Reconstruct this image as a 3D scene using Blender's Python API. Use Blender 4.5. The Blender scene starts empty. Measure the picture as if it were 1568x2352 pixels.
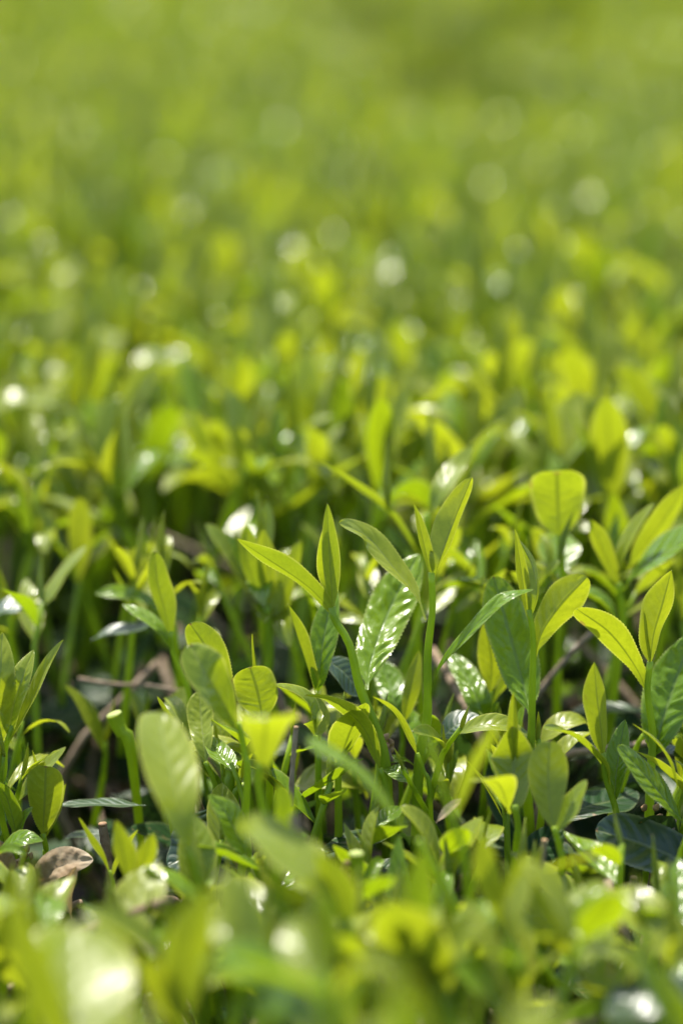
import bpy, math, random
import numpy as np
from mathutils import Vector, Matrix, Euler

random.seed(11)
rng = np.random.RandomState(11)
S = bpy.context.scene
COL = S.collection
R = math.radians

# ------------------------------------------------------------------ camera
CAM_Z = 1.06            # camera height above the soil
PITCH = R(14.0)
FOCAL, SW, SH = 85.0, 24.0, 36.0
D0 = 0.60               # focus distance
cam_d = bpy.data.cameras.new('camera')
cam = bpy.data.objects.new('camera', cam_d)
COL.objects.link(cam)
cam.location = (0, 0, CAM_Z)
cam.rotation_euler = (math.pi / 2 - PITCH, 0, 0)
cam_d.sensor_fit = 'VERTICAL'
cam_d.sensor_height = SH
cam_d.sensor_width = SW
cam_d.lens = FOCAL
cam_d.clip_start = 0.01
cam_d.clip_end = 2000
cam_d.dof.use_dof = True
cam_d.dof.focus_distance = D0
cam_d.dof.aperture_fstop = 5.0
cam_d.dof.aperture_blades = 0
S.camera = cam

# ------------------------------------------------------------------ sky, sun, exposure
SUN_EL, SUN_AZ = 64.0, -22.0      # behind the tea, a little to the left (azimuth from +Y, clockwise)
world = bpy.data.worlds.new('World')
S.world = world
world.use_nodes = True
wn = world.node_tree
for n in list(wn.nodes):
    wn.nodes.remove(n)
sky = wn.nodes.new('ShaderNodeTexSky')
sky.sky_type = 'NISHITA'
sky.sun_disc = False
sky.sun_elevation = R(SUN_EL)
sky.sun_rotation = R(SUN_AZ)
sky.air_density = 1.0
sky.dust_density = 2.0
bg = wn.nodes.new('ShaderNodeBackground')
bg.inputs['Strength'].default_value = 0.15
wo = wn.nodes.new('ShaderNodeOutputWorld')
wn.links.new(sky.outputs[0], bg.inputs[0])
wn.links.new(bg.outputs[0], wo.inputs[0])

sun_d = bpy.data.lights.new('sun', 'SUN')
sun_d.energy = 4.6
sun_d.angle = R(0.53)
sun_d.color = (1.0, 0.94, 0.84)
sun = bpy.data.objects.new('sun', sun_d)
COL.objects.link(sun)
sdir = Vector((math.sin(R(SUN_AZ)) * math.cos(R(SUN_EL)), math.cos(R(SUN_AZ)) * math.cos(R(SUN_EL)), math.sin(R(SUN_EL))))
sun.rotation_euler = sdir.to_track_quat('Z', 'Y').to_euler()
sun.location = (0, 0, 5)

S.view_settings.view_transform = 'Standard'
S.view_settings.look = 'None'
S.view_settings.exposure = 1.12
S.view_settings.gamma = 1.0
S.view_settings.use_curve_mapping = False
S.render.engine = 'CYCLES'
S.cycles.use_denoising = True
S.cycles.max_bounces = 8
S.cycles.transmission_bounces = 6
S.cycles.diffuse_bounces = 5
S.cycles.glossy_bounces = 3
S.cycles.sample_clamp_indirect = 6.0
S.cycles.sample_clamp_direct = 4.5
S.cycles.caustics_reflective = False
S.cycles.caustics_refractive = False

# ------------------------------------------------------------------ picture <-> world
FWD = Vector((0, math.cos(PITCH), -math.sin(PITCH)))
UPV = Vector((0, math.sin(PITCH), math.cos(PITCH)))
RGT = Vector((1, 0, 0))
CAMP = Vector((0, 0, CAM_Z))
PX = SH / FOCAL / 2352.0             # metres per view pixel per metre of depth


def unproj(x, y, d):
    return CAMP + FWD * d + RGT * ((x - 784) * PX * d) + UPV * ((1176 - y) * PX * d)


def pix(p):
    v = Vector(p) - CAMP
    d = v.dot(FWD)
    return 784 + v.dot(RGT) / (PX * d), 1176 - v.dot(UPV) / (PX * d), d


def P(x, y, D, dd=0.0):
    """point seen at (x, y) on the upright plane whose depth at y = 1500 is D, dd cm behind it"""
    d = D + (y - 1500) * PX * D * math.tan(PITCH) + dd * 0.01
    return unproj(x, y, d)


# ------------------------------------------------------------------ materials
def mat_new(name):
    m = bpy.data.materials.new(name)
    m.use_nodes = True
    nt = m.node_tree
    for n in list(nt.nodes):
        nt.nodes.remove(n)
    return m, nt


class NT:
    def __init__(s, nt):
        s.nt = nt

    def n(s, t, **kw):
        x = s.nt.nodes.new(t)
        for k, v in kw.items():
            setattr(x, k, v)
        return x

    def put(s, sock, v):
        if isinstance(v, bpy.types.NodeSocket):
            s.nt.links.new(v, sock)
        elif isinstance(v, (tuple, list)):
            sock.default_value = tuple(v) + ((1,) if len(v) == 3 and len(sock.default_value) == 4 else ())
        else:
            sock.default_value = v

    def m(s, op, a, b=0.0, c=0.0, clamp=False):
        x = s.n('ShaderNodeMath', operation=op, use_clamp=clamp)
        s.put(x.inputs[0], a)
        s.put(x.inputs[1], b)
        s.put(x.inputs[2], c)
        return x.outputs[0]

    def ramp(s, v, a, b, lo=0.0, hi=1.0):
        x = s.n('ShaderNodeMapRange', interpolation_type='SMOOTHSTEP')
        s.put(x.inputs[0], v)
        s.put(x.inputs[1], a)
        s.put(x.inputs[2], b)
        s.put(x.inputs[3], lo)
        s.put(x.inputs[4], hi)
        return x.outputs[0]

    def mix(s, f, a, b):
        x = s.n('ShaderNodeMix', data_type='RGBA')
        s.put(x.inputs[0], f)
        s.put(x.inputs[6], a)
        s.put(x.inputs[7], b)
        return x.outputs[2]

    def noise(s, scale, detail=3, vec=None, rough=0.55):
        x = s.n('ShaderNodeTexNoise')
        s.put(x.inputs['Scale'], scale)
        s.put(x.inputs['Detail'], detail)
        s.put(x.inputs['Roughness'], rough)
        if vec is not None:
            s.put(x.inputs['Vector'], vec)
        return x.outputs[0]


def leaf_material(name, top, top2, under, trans, trans2, rough=0.27, rough_under=0.45, tmix=0.5, vein=(0.33, 0.40, 0.07),
                  edge=(0.50, 0.52, 0.08), bump=0.15, blotch=0.25, nveins=7.5, spec=0.6, spots=0.0, coat=0.0):
    m, nt = mat_new(name)
    g = NT(nt)
    uv = g.n('ShaderNodeTexCoord').outputs['UV']
    sep = g.n('ShaderNodeSeparateXYZ')
    g.put(sep.inputs[0], uv)
    u, v = sep.outputs[0], sep.outputs[1]
    t = g.m('MULTIPLY', g.m('ABSOLUTE', g.m('SUBTRACT', v, 0.5)), 2.0)
    oi = g.n('ShaderNodeObjectInfo')
    rnd = oi.outputs['Random']
    geo = g.n('ShaderNodeNewGeometry')
    back = geo.outputs['Backfacing']
    pos = g.n('ShaderNodeTexCoord').outputs['Object']
    midrib = g.ramp(t, 0.035, 0.10, 1.0, 0.0)
    wob = g.noise(90.0, 2, pos)
    phi = g.m('SUBTRACT', g.m('MULTIPLY', u, nveins), g.m('MULTIPLY', g.m('POWER', t, 1.4), 1.5))
    phi = g.m('ADD', phi, g.m('MULTIPLY', wob, 0.35))
    side = g.m('MULTIPLY', g.m('GREATER_THAN', v, 0.5), 0.45)
    phi = g.m('ADD', phi, side)
    fr = g.m('ABSOLUTE', g.m('SUBTRACT', g.m('FRACT', phi), 0.5))
    lat = g.m('MULTIPLY', g.ramp(fr, 0.0, 0.10, 1.0, 0.0), g.ramp(t, 0.75, 0.95, 1.0, 0.0))
    fine = g.noise(520.0, 4, pos)
    big = g.noise(60.0, 3, pos)
    f = g.m('ADD', g.m('MULTIPLY', rnd, 0.75), g.m('MULTIPLY', g.m('SUBTRACT', big, 0.5), blotch * 2), clamp=True)
    # greener towards the stalk, yellower at the margin and tip as young tea is
    f = g.m('ADD', f, g.ramp(u, 0.0, 0.55, 0.28, 0.0), clamp=True)
    c_top = g.mix(f, top, top2)
    c_top = g.mix(g.m('MULTIPLY', midrib, 0.75), c_top, vein)
    c_top = g.mix(g.m('MULTIPLY', lat, 0.12), c_top, vein)
    c_top = g.mix(g.ramp(t, 0.84, 0.98, 0.0, 0.8), c_top, edge)
    c_un = g.mix(g.m('MULTIPLY', f, 0.5), under, top2)
    c_un = g.mix(g.m('MULTIPLY', midrib, 0.5), c_un, vein)
    c_tr = g.mix(f, trans, trans2)
    c_tr = g.mix(g.m('MULTIPLY', midrib, 0.8), c_tr, tuple(x * 0.35 for x in trans2))
    c_tr = g.mix(g.m('MULTIPLY', lat, 0.13), c_tr, tuple(x * 0.5 for x in trans2))
    c_tr = g.mix(g.ramp(t, 0.86, 0.98, 0.0, 0.7), c_tr, edge)
    # fine mottle of the leaf tissue and a browned tip point
    mot = g.noise(900.0, 4, pos, 0.7)
    mk = g.ramp(mot, 0.35, 0.7, 0.0, 0.22)
    c_tr = g.mix(mk, c_tr, tuple(x * 0.55 for x in trans2))
    c_top = g.mix(mk, c_top, tuple(x * 0.6 for x in top2))
    c_un = g.mix(mk, c_un, tuple(x * 0.6 for x in top2))
    tipm = g.m('MULTIPLY', g.m('MULTIPLY', g.ramp(u, 0.97, 0.995), g.ramp(t, 0.15, 0.4, 1.0, 0.0)), g.m('GREATER_THAN', rnd, 0.45))
    nick = g.m('MULTIPLY', g.ramp(g.noise(150.0, 2, pos), 0.70, 0.74), g.ramp(t, 0.6, 0.9))
    tipm = g.m('MAXIMUM', tipm, g.m('MULTIPLY', nick, 0.7))
    c_tr = g.mix(tipm, c_tr, (0.22, 0.12, 0.03))
    c_top = g.mix(tipm, c_top, (0.20, 0.11, 0.04))
    c_un = g.mix(tipm, c_un, (0.22, 0.13, 0.05))
    if spots > 0:
        sp = g.ramp(g.noise(240.0, 3, pos), 0.66, 0.72, 0.0, spots)
        c_top = g.mix(sp, c_top, (0.16, 0.12, 0.05))
        c_un = g.mix(sp, c_un, (0.2, 0.14, 0.07))
    col = g.mix(back, c_top, c_un)
    ro = g.m('ADD', g.m('MULTIPLY', back, rough_under - rough), rough)
    ro = g.m('ADD', ro, g.m('MULTIPLY', g.m('SUBTRACT', fine, 0.5), 0.10))
    # relief: blistered between the veins
    hgt = g.m('ADD', g.m('MULTIPLY', g.ramp(fr, 0.0, 0.4, 0.0, 1.0), g.ramp(t, 0.1, 0.9, 1.0, 0.35)), g.m('MULTIPLY', g.noise(260.0, 2, pos), 0.55))
    hgt = g.m('MULTIPLY', hgt, g.ramp(t, 0.0, 0.12, 0.2, 1.0))
    hgt = g.m('ADD', hgt, g.m('MULTIPLY', fine, 0.05))
    bp = g.n('ShaderNodeBump')
    g.put(bp.inputs['Strength'], bump)
    g.put(bp.inputs['Distance'], 0.0012)
    g.put(bp.inputs['Height'], hgt)
    pr = g.n('ShaderNodeBsdfPrincipled')
    g.put(pr.inputs['Base Color'], col)
    g.put(pr.inputs['Roughness'], ro)
    g.put(pr.inputs['Specular IOR Level'], spec)
    g.put(pr.inputs['Normal'], bp.outputs[0])
    if coat:
        g.put(pr.inputs['Coat Weight'], coat)
        g.put(pr.inputs['Coat Roughness'], 0.12)
        g.put(pr.inputs['Coat Normal'], bp.outputs[0])
    tr = g.n('ShaderNodeBsdfTranslucent')
    g.put(tr.inputs['Color'], c_tr)
    ms = g.n('ShaderNodeMixShader')
    g.put(ms.inputs[0], tmix)
    g.put(ms.inputs[1], pr.outputs[0])
    g.put(ms.inputs[2], tr.outputs[0])
    out = g.n('ShaderNodeOutputMaterial')
    g.put(out.inputs[0], ms.outputs[0])
    return m


def plain_material(name, a, b, rough=0.6, scale=200.0, tmix=0.0, trans=None, bump=0.4, spec=0.3, dist=0.0006):
    m, nt = mat_new(name)
    g = NT(nt)
    pos = g.n('ShaderNodeTexCoord').outputs['Object']
    nz = g.noise(scale, 5, pos, 0.65)
    rnd = g.n('ShaderNodeObjectInfo').outputs['Random']
    f = g.m('ADD', g.ramp(nz, 0.3, 0.7), g.m('MULTIPLY', g.m('SUBTRACT', rnd, 0.5), 0.6), clamp=True)
    col = g.mix(f, a, b)
    bp = g.n('ShaderNodeBump')
    g.put(bp.inputs['Strength'], bump)
    g.put(bp.inputs['Distance'], dist)
    g.put(bp.inputs['Height'], nz)
    pr = g.n('ShaderNodeBsdfPrincipled')
    g.put(pr.inputs['Base Color'], col)
    g.put(pr.inputs['Roughness'], rough)
    g.put(pr.inputs['Specular IOR Level'], spec)
    g.put(pr.inputs['Normal'], bp.outputs[0])
    out = g.n('ShaderNodeOutputMaterial')
    if tmix > 0:
        tr = g.n('ShaderNodeBsdfTranslucent')
        g.put(tr.inputs['Color'], trans)
        ms = g.n('ShaderNodeMixShader')
        g.put(ms.inputs[0], tmix)
        g.put(ms.inputs[1], pr.outputs[0])
        g.put(ms.inputs[2], tr.outputs[0])
        g.put(out.inputs[0], ms.outputs[0])
    else:
        g.put(out.inputs[0], pr.outputs[0])
    return m


M_YOUNG = leaf_material('young_tea_leaf', (0.300, 0.350, 0.024), (0.185, 0.265, 0.018), (0.29, 0.33, 0.022),
                        (0.375, 0.425, 0.010), (0.245, 0.325, 0.008), rough=0.31, tmix=0.5, coat=0.25, spec=0.5, blotch=0.5)
M_GREEN = leaf_material('grown_tea_leaf', (0.180, 0.290, 0.016), (0.105, 0.210, 0.014), (0.18, 0.25, 0.02),
                        (0.34, 0.44, 0.004), (0.20, 0.32, 0.005), rough=0.21, tmix=0.45, coat=0.15, spec=0.38,
                        vein=(0.20, 0.30, 0.07), edge=(0.28, 0.34, 0.07), bump=0.3)
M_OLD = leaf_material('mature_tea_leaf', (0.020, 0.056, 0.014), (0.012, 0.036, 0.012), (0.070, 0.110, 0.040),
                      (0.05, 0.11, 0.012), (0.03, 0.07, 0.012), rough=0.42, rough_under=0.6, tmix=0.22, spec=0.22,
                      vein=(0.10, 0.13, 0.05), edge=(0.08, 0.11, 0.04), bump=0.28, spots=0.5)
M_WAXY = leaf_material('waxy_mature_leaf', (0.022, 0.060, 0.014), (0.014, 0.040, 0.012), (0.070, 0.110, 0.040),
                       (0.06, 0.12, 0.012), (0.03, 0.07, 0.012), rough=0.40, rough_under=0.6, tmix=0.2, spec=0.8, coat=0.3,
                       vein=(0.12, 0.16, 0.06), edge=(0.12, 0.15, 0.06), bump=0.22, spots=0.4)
M_BUD = leaf_material('tea_bud', (0.27, 0.34, 0.04), (0.18, 0.27, 0.035), (0.27, 0.34, 0.05),
                      (0.55, 0.58, 0.05), (0.42, 0.48, 0.04), rough=0.35, tmix=0.45, bump=0.25, vein=(0.33, 0.38, 0.10), spec=0.5)
M_STEM = plain_material('green_stem', (0.27, 0.38, 0.02), (0.18, 0.28, 0.018), rough=0.38, scale=160, tmix=0.4,
                        trans=(0.55, 0.70, 0.02), bump=0.35, spec=0.5)
M_CUT = plain_material('cut_face', (0.42, 0.48, 0.17), (0.30, 0.38, 0.10), rough=0.7, scale=500, tmix=0.2, trans=(0.5, 0.55, 0.15))
M_BARK = plain_material('twig_bark', (0.17, 0.115, 0.075), (0.30, 0.235, 0.17), rough=0.85, scale=260, bump=0.9, spec=0.15, dist=0.001)
M_DRY = plain_material('dry_leaf', (0.46, 0.39, 0.27), (0.26, 0.18, 0.10), rough=0.75, scale=90, tmix=0.25, trans=(0.4, 0.26, 0.1), bump=0.7)
M_SCALE = plain_material('bud_scale', (0.42, 0.27, 0.14), (0.20, 0.12, 0.06), rough=0.7, scale=300)
M_SOIL = plain_material('soil', (0.035, 0.024, 0.016), (0.012, 0.009, 0.007), rough=0.95, scale=18, bump=0.8, spec=0.1, dist=0.02)
M_TEXT = {'young': M_YOUNG, 'green': M_GREEN, 'old': M_OLD}

# ------------------------------------------------------------------ geometry
def smooth_mesh(name, verts, faces, mat, uvs=None):
    me = bpy.data.meshes.new(name)
    me.from_pydata([tuple(v) for v in verts], [], faces)
    if uvs is not None:
        lay = me.uv_layers.new(name='UVMap')
        idx = np.empty(len(me.loops), dtype=np.int32)
        me.loops.foreach_get('vertex_index', idx)
        lay.data.foreach_set('uv', np.asarray(uvs, dtype=np.float32)[idx].ravel())
    me.polygons.foreach_set('use_smooth', [True] * len(me.polygons))
    for mm in (mat if isinstance(mat, (list, tuple)) else [mat]):
        me.materials.append(mm)
    me.update()
    return me


def spline(pts, n):
    """smooth curve through the points, n samples"""
    p = np.array([list(q) for q in pts], float)
    if len(p) == 2:
        t = np.linspace(0, 1, n)[:, None]
        return p[0] * (1 - t) + p[1] * t
    p = np.vstack([2 * p[0] - p[1], p, 2 * p[-1] - p[-2]])
    seg = len(p) - 3
    dist = np.concatenate([[0], np.cumsum([np.linalg.norm(p[i + 2] - p[i + 1]) for i in range(seg)])])
    out = []
    for s in np.linspace(0, dist[-1], n):
        i = min(np.searchsorted(dist, s, side='right') - 1, seg - 1)
        t = (s - dist[i]) / max(dist[i + 1] - dist[i], 1e-9)
        a, b, c, d = p[i], p[i + 1], p[i + 2], p[i + 3]
        out.append(0.5 * (2 * b + (c - a) * t + (2 * a - 5 * b + 4 * c - d) * t * t + (3 * b - a - 3 * c + d) * t ** 3))
    return np.array(out)


def unit(a):
    return a / np.maximum(np.linalg.norm(a, axis=-1, keepdims=True), 1e-12)


def leaf_geo(pts, N, w, fold=0.25, quilt=0.5, nu=22, nv=9, shape=(0.8, 0.62), serr=0.0, wave=0.35, cup=0.0, seed=0,
             N2=None, notch=0.0, nveins=7.5, pet=0.07):
    r = np.random.RandomState(seed)
    us = np.linspace(0, 1, nu)
    u = us + 0.75 * us * (1 - us) * us      # rows crowd towards the tip
    Cf = spline(pts, 200)
    C = np.stack([np.interp(u, np.linspace(0, 1, 200), Cf[:, k]) for k in range(3)], 1)
    T = unit(np.gradient(C, axis=0))
    N = np.array(list(N), float)
    Nn = np.repeat(N[None], nu, 0)
    if N2 is not None:
        k = (u ** 1.2)[:, None]
        Nn = unit(N)[None] * (1 - k) + unit(np.array(list(N2), float))[None] * k
    Nn = unit(Nn - (Nn * T).sum(1, keepdims=True) * T)
    B = np.cross(T, Nn)
    L = np.linalg.norm(np.diff(C, axis=0), axis=1).sum()
    a, b = shape
    uu = np.clip((u - pet) / (1 - pet), 0, 1)
    pk = (a / (a + b)) ** a * (b / (a + b)) ** b
    prof = (uu ** a) * ((1 - uu) ** b) / pk
    wl, wr = r.uniform(.88, 1.12, 2)
    wob = 1 + .05 * np.sin(u * r.uniform(6, 12) + r.rand() * 6)
    prof = prof * wob
    prof = np.maximum(prof, np.where(u < pet + 0.05, 0.085, 0.0)) * 0.5 * w
    v = np.linspace(-1, 1, nv)
    vv = np.sign(v) * np.abs(v) ** 0.9
    verts, uvs = [], []
    ph1, ph2 = r.rand(2) * 6.28
    q = quilt * w * 0.032
    amp = r.uniform(.35, 1.5, (2, 40))
    for i in range(nu):
        for j in range(nv):
            x = vv[j]
            t = abs(x)
            hw = prof[i] * (wl if x < 0 else wr)
            f = fold * (1 - 0.35 * u[i])
            e = 0.0
            if serr > 0 and (j == 0 or j == nv - 1) and 0.10 < u[i] < 0.97:
                e = serr * w * (0.5 if i % 2 else -0.5)
            bx = (x * hw + np.sign(x) * e) * math.cos(f)
            nz = t * hw * math.sin(f) - cup * (t ** 2) * hw
            side = 0.45 if x > 0 else 0.0
            phi = u[i] * nveins - 1.5 * t ** 1.4 + side + .22 * math.sin(u[i] * 17 + ph2 + x * 2) + .12 * math.sin(u[i] * 41 + ph1 - x * 5)
            nz += q * amp[int(x > 0), int(phi + 3)] * abs(math.sin(math.pi * phi)) ** 0.9 * (1 + .35 * math.sin(t * 9 + phi * 2.3 + ph1)) * math.sin(math.pi * min(1, t * 1.02)) ** 0.7 * min(1, hw / (0.2 * w + 1e-9)) if 0 < t < 1 else 0
            nz += wave * w * 0.07 * t * t * math.sin(u[i] * 11 + (ph1 if x > 0 else ph2)) * min(1, 4 * u[i])
            al = 0.0
            if notch and u[i] > 0.8:
                al = -notch * L * (u[i] - 0.8) / 0.2 * (1 - t)
            verts.append(C[i] + B[i] * bx + Nn[i] * nz + T[i] * al)
            uvs.append((u[i], 0.5 + 0.5 * x))
    faces = [(i * nv + j, i * nv + j + 1, (i + 1) * nv + j + 1, (i + 1) * nv + j) for i in range(nu - 1) for j in range(nv - 1)]
    # make the front of the faces the upper side of the leaf (along Nn)
    faces = [tuple(reversed(f)) for f in faces] if np.dot(np.cross(B[0], T[0]), Nn[0]) < 0 else faces
    return np.array(verts), faces, np.array(uvs)


def tube_geo(pts, radii, n=8, k=10, cap=True, ell=1.0, groove=0.0, rag=0.0, seed=0):
    r = np.random.RandomState(seed)
    C = spline(pts, n)
    rr = np.interp(np.linspace(0, 1, n), np.linspace(0, 1, len(radii)), radii)
    T = unit(np.gradient(C, axis=0))
    ref = np.array([0.31, 0.95, 0.05]) if abs(T[0][1]) < 0.9 else np.array([1.0, 0, 0])
    verts, uvs, faces = [], [], []
    A = None
    for i in range(n):
        A = ref - T[i] * ref.dot(T[i]) if A is None else A - T[i] * A.dot(T[i])
        A = A / np.linalg.norm(A)
        Bv = np.cross(T[i], A)
        for j in range(k):
            an = 2 * math.pi * j / k
            m = 1 - groove * max(0, math.cos(an)) ** 6 + (r.rand() - 0.5) * rag
            verts.append(C[i] + (A * math.cos(an) * m + Bv * math.sin(an) * ell * m) * rr[i])
            uvs.append((i / (n - 1), j / k))
    for i in range(n - 1):
        for j in range(k):
            j2 = (j + 1) % k
            faces.append((i * k + j, i * k + j2, (i + 1) * k + j2, (i + 1) * k + j))
    if cap:
        faces.append(tuple((n - 1) * k + j for j in range(k)))
        faces.append(tuple(reversed(range(k))))
    return np.array(verts), faces, np.array(uvs)


def link_part(name, geo, mat, parent, label=None):
    v, f, uv = geo
    o = np.array(parent.location) if parent else np.zeros(3)
    me = smooth_mesh(name, v - o, f, mat, uv)
    ob = bpy.data.objects.new(name, me)
    COL.objects.link(ob)
    ob.parent = parent
    if label:
        ob['label'] = label
    return ob


def thing(name, label, cat, loc, group=None):
    o = bpy.data.objects.new(name, None)
    o.empty_display_size = 0.01
    COL.objects.link(o)
    o.location = loc
    o['label'] = label
    o['category'] = cat
    if group:
        o['group'] = group
    return o


def structure(name, me, kind='structure', label=None, cat=None):
    o = bpy.data.objects.new(name, me)
    COL.objects.link(o)
    o['kind'] = kind
    if label:
        o['label'] = label
        o['category'] = cat
    return o


# ------------------------------------------------------------------ terrain
TOP = 0.860                         # height where the new shoots leave the plucked bush top


def hollow(x, y):
    dx, dy = (x - 0.17) / 0.15, (y - 3.45) / 0.75
    a = math.exp(-(dx * dx + dy * dy))
    b = math.exp(-((y - 4.15) / .35) ** 4) * (0.5 + 0.5 * math.tanh((x + .15) / .15)) * .3
    return max(a, b)


def canopy(x, y):
    """height of the plucked surface of the tea"""
    h = TOP + 0.010 * math.sin(x * 5.1 + 0.6) * math.sin(y * 3.3) + 0.012 * math.sin(y * 1.7 + 1) * min(1, max(0, y - 0.9))
    # the darker hollow far back
    h -= 0.42 * hollow(x, y)
    # the field climbs slightly far behind
    if y > 2.0:
        h += 0.012 * (y - 2.0)
    return h


g_v = [(-250, -100, 0), (250, -100, 0), (250, 400, 0), (-250, 400, 0)]
structure('ground', smooth_mesh('ground', g_v, [(0, 1, 2, 3)], M_SOIL))


def canopy_far():
    xs = np.concatenate([np.linspace(-30, 30, 121)])
    ys = np.linspace(7.5, 60, 106)
    v, f = [], []
    r = np.random.RandomState(4)
    for yy in ys:
        for xx in xs:
            row = 0.5 + 0.5 * math.cos((yy - 7.5) / 1.8 * 2 * math.pi)
            v.append((xx + (r.rand() - .5) * .3, yy + (r.rand() - .5) * .3, TOP + 0.012 * (yy - 2) - 0.04 - 0.25 * (1 - row) ** 4 + (r.rand() - .5) * 0.10))
    nx = len(xs)
    for i in range(len(ys) - 1):
        for j in range(nx - 1):
            f.append((i * nx + j, i * nx + j + 1, (i + 1) * nx + j + 1, (i + 1) * nx + j))
    return smooth_mesh('far_tea_rows', v, f, M_FAR)


M_FAR = plain_material('far_tea', (0.16, 0.23, 0.02), (0.05, 0.10, 0.015), rough=0.5, scale=14, tmix=0.3, trans=(0.4, 0.5, 0.02), bump=1.0, dist=0.05)
structure('far_tea_rows', canopy_far(), 'stuff', 'distant rows of bright green tea bushes behind everything', 'tea rows')

# ------------------------------------------------------------------ generic shoots (each kind modelled once)
def make_shoot_geo(seed, small=False, nu=16, nv=7):
    """list of (part name, geometry, material); origin at the stem foot, growing along +Z"""
    r = random.Random(seed)
    parts = []
    h = r.uniform(0.012, 0.028) * (0.6 if small else 1.0)
    lean = Vector((r.uniform(-.25, .25), r.uniform(-.25, .25), 0))
    pts = [Vector((0, 0, -0.035)), Vector((0, 0, 0)), Vector((0, 0, h * .5)) + lean * h * .4, Vector((0, 0, h)) + lean * h]
    parts.append(('stem', tube_geo(pts, [0.0013, 0.0012, 0.0010, 0.0008], 8, 7), M_STEM))
    n = r.choice([3, 3, 4, 5]) if not small else r.choice([1, 2, 2])
    az = r.uniform(0, 6.28)
    sp = spline(pts[1:], 20)
    for k in range(n):
        tt = 0.25 + 0.72 * (k + .3 * r.random()) / n
        base = sp[int(tt * 19)]
        L = r.uniform(0.019, 0.035) * (0.85 if small else 1.0) * (1.0 - 0.12 * k)
        w = L * (r.uniform(0.34, 0.46) if small else r.uniform(0.21, 0.34))
        th = R(r.uniform(12, 58) * (1.15 - 0.12 * k))
        bend = R(r.choice([r.uniform(-10, 30), r.uniform(-10, 30), r.uniform(40, 85)]))
        out = Vector((math.cos(az), math.sin(az), 0))
        p = Vector(base)
        ptl = [p.copy()]
        for s in range(4):
            a = th + bend * (s / 3.0) ** 1.5
            p = p + (out * math.sin(a) + Vector((0, 0, 1)) * math.cos(a)) * (L / 4)
            ptl.append(p.copy())
        am = th + bend * .3
        N = -out * math.cos(am) + Vector((0, 0, 1)) * math.sin(am)
        tw = R(r.uniform(-28, 28))
        sidev = Vector((-out.y, out.x, 0))
        N2 = N * math.cos(tw) + sidev * math.sin(tw)
        g = leaf_geo(ptl, N, w, fold=r.uniform(0.15, 0.9), quilt=r.uniform(.3, .9), nu=nu, nv=nv, shape=r.choice([(0.8, 0.8), (0.9, .6), (.75, 1.0), (.7, .85)]),
                     wave=r.uniform(.1, .6), seed=seed * 7 + k, N2=N2)
        parts.append(('leaf', g, M_YOUNG if r.random() < 0.70 else M_GREEN))
        az += 2.4 + r.uniform(-.3, .3)
    if not small or r.random() < .7:
        b0 = Vector(sp[-1]) - Vector((0, 0, 0.001))
        bl = r.uniform(0.012, 0.022) * (0.8 if small else 1)
        tipv = b0 + Vector((r.uniform(-.14, .14) * bl, r.uniform(-.14, .14) * bl, bl))
        mid = (b0 + tipv) / 2 + Vector((r.uniform(-.05, .05) * bl, r.uniform(-.05, .05) * bl, 0))
        rb = bl * r.uniform(0.065, 0.10)
        parts.append(('bud', tube_geo([b0, mid, tipv], [rb * .55, rb, rb * .95, rb * .55, rb * .06], 10, 8, ell=.75, groove=.25), M_BUD))
    return parts


KINDS = []
for s in range(22):
    small = s >= 16
    parts = make_shoot_geo(100 + s, small)
    KINDS.append([(nm, smooth_mesh(nm, g[0], g[1], m, g[2])) for nm, g, m in parts])


def join_kind(parts, name):
    v, f, uv, mi, mats, off = [], [], [], [], [], 0
    for nm, g, m in parts:
        if m not in mats:
            mats.append(m)
        v.append(g[0])
        uv.append(g[2])
        f += [tuple(i + off for i in q) for q in g[1]]
        mi += [mats.index(m)] * len(g[1])
        off += len(g[0])
    me = smooth_mesh(name, np.vstack(v), f, mats, np.vstack(uv))
    me.polygons.foreach_set('material_index', mi)
    return me


def place_kind(k, loc, rot, sc, label, group):
    e = thing('tea_shoot', label, 'tea shoot', loc, group)
    e.rotation_euler = rot
    e.scale = (sc, sc, sc)
    for nm, me in KINDS[k]:
        c = bpy.data.objects.new(nm, me)
        COL.objects.link(c)
        c.parent = e
    return e


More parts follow.
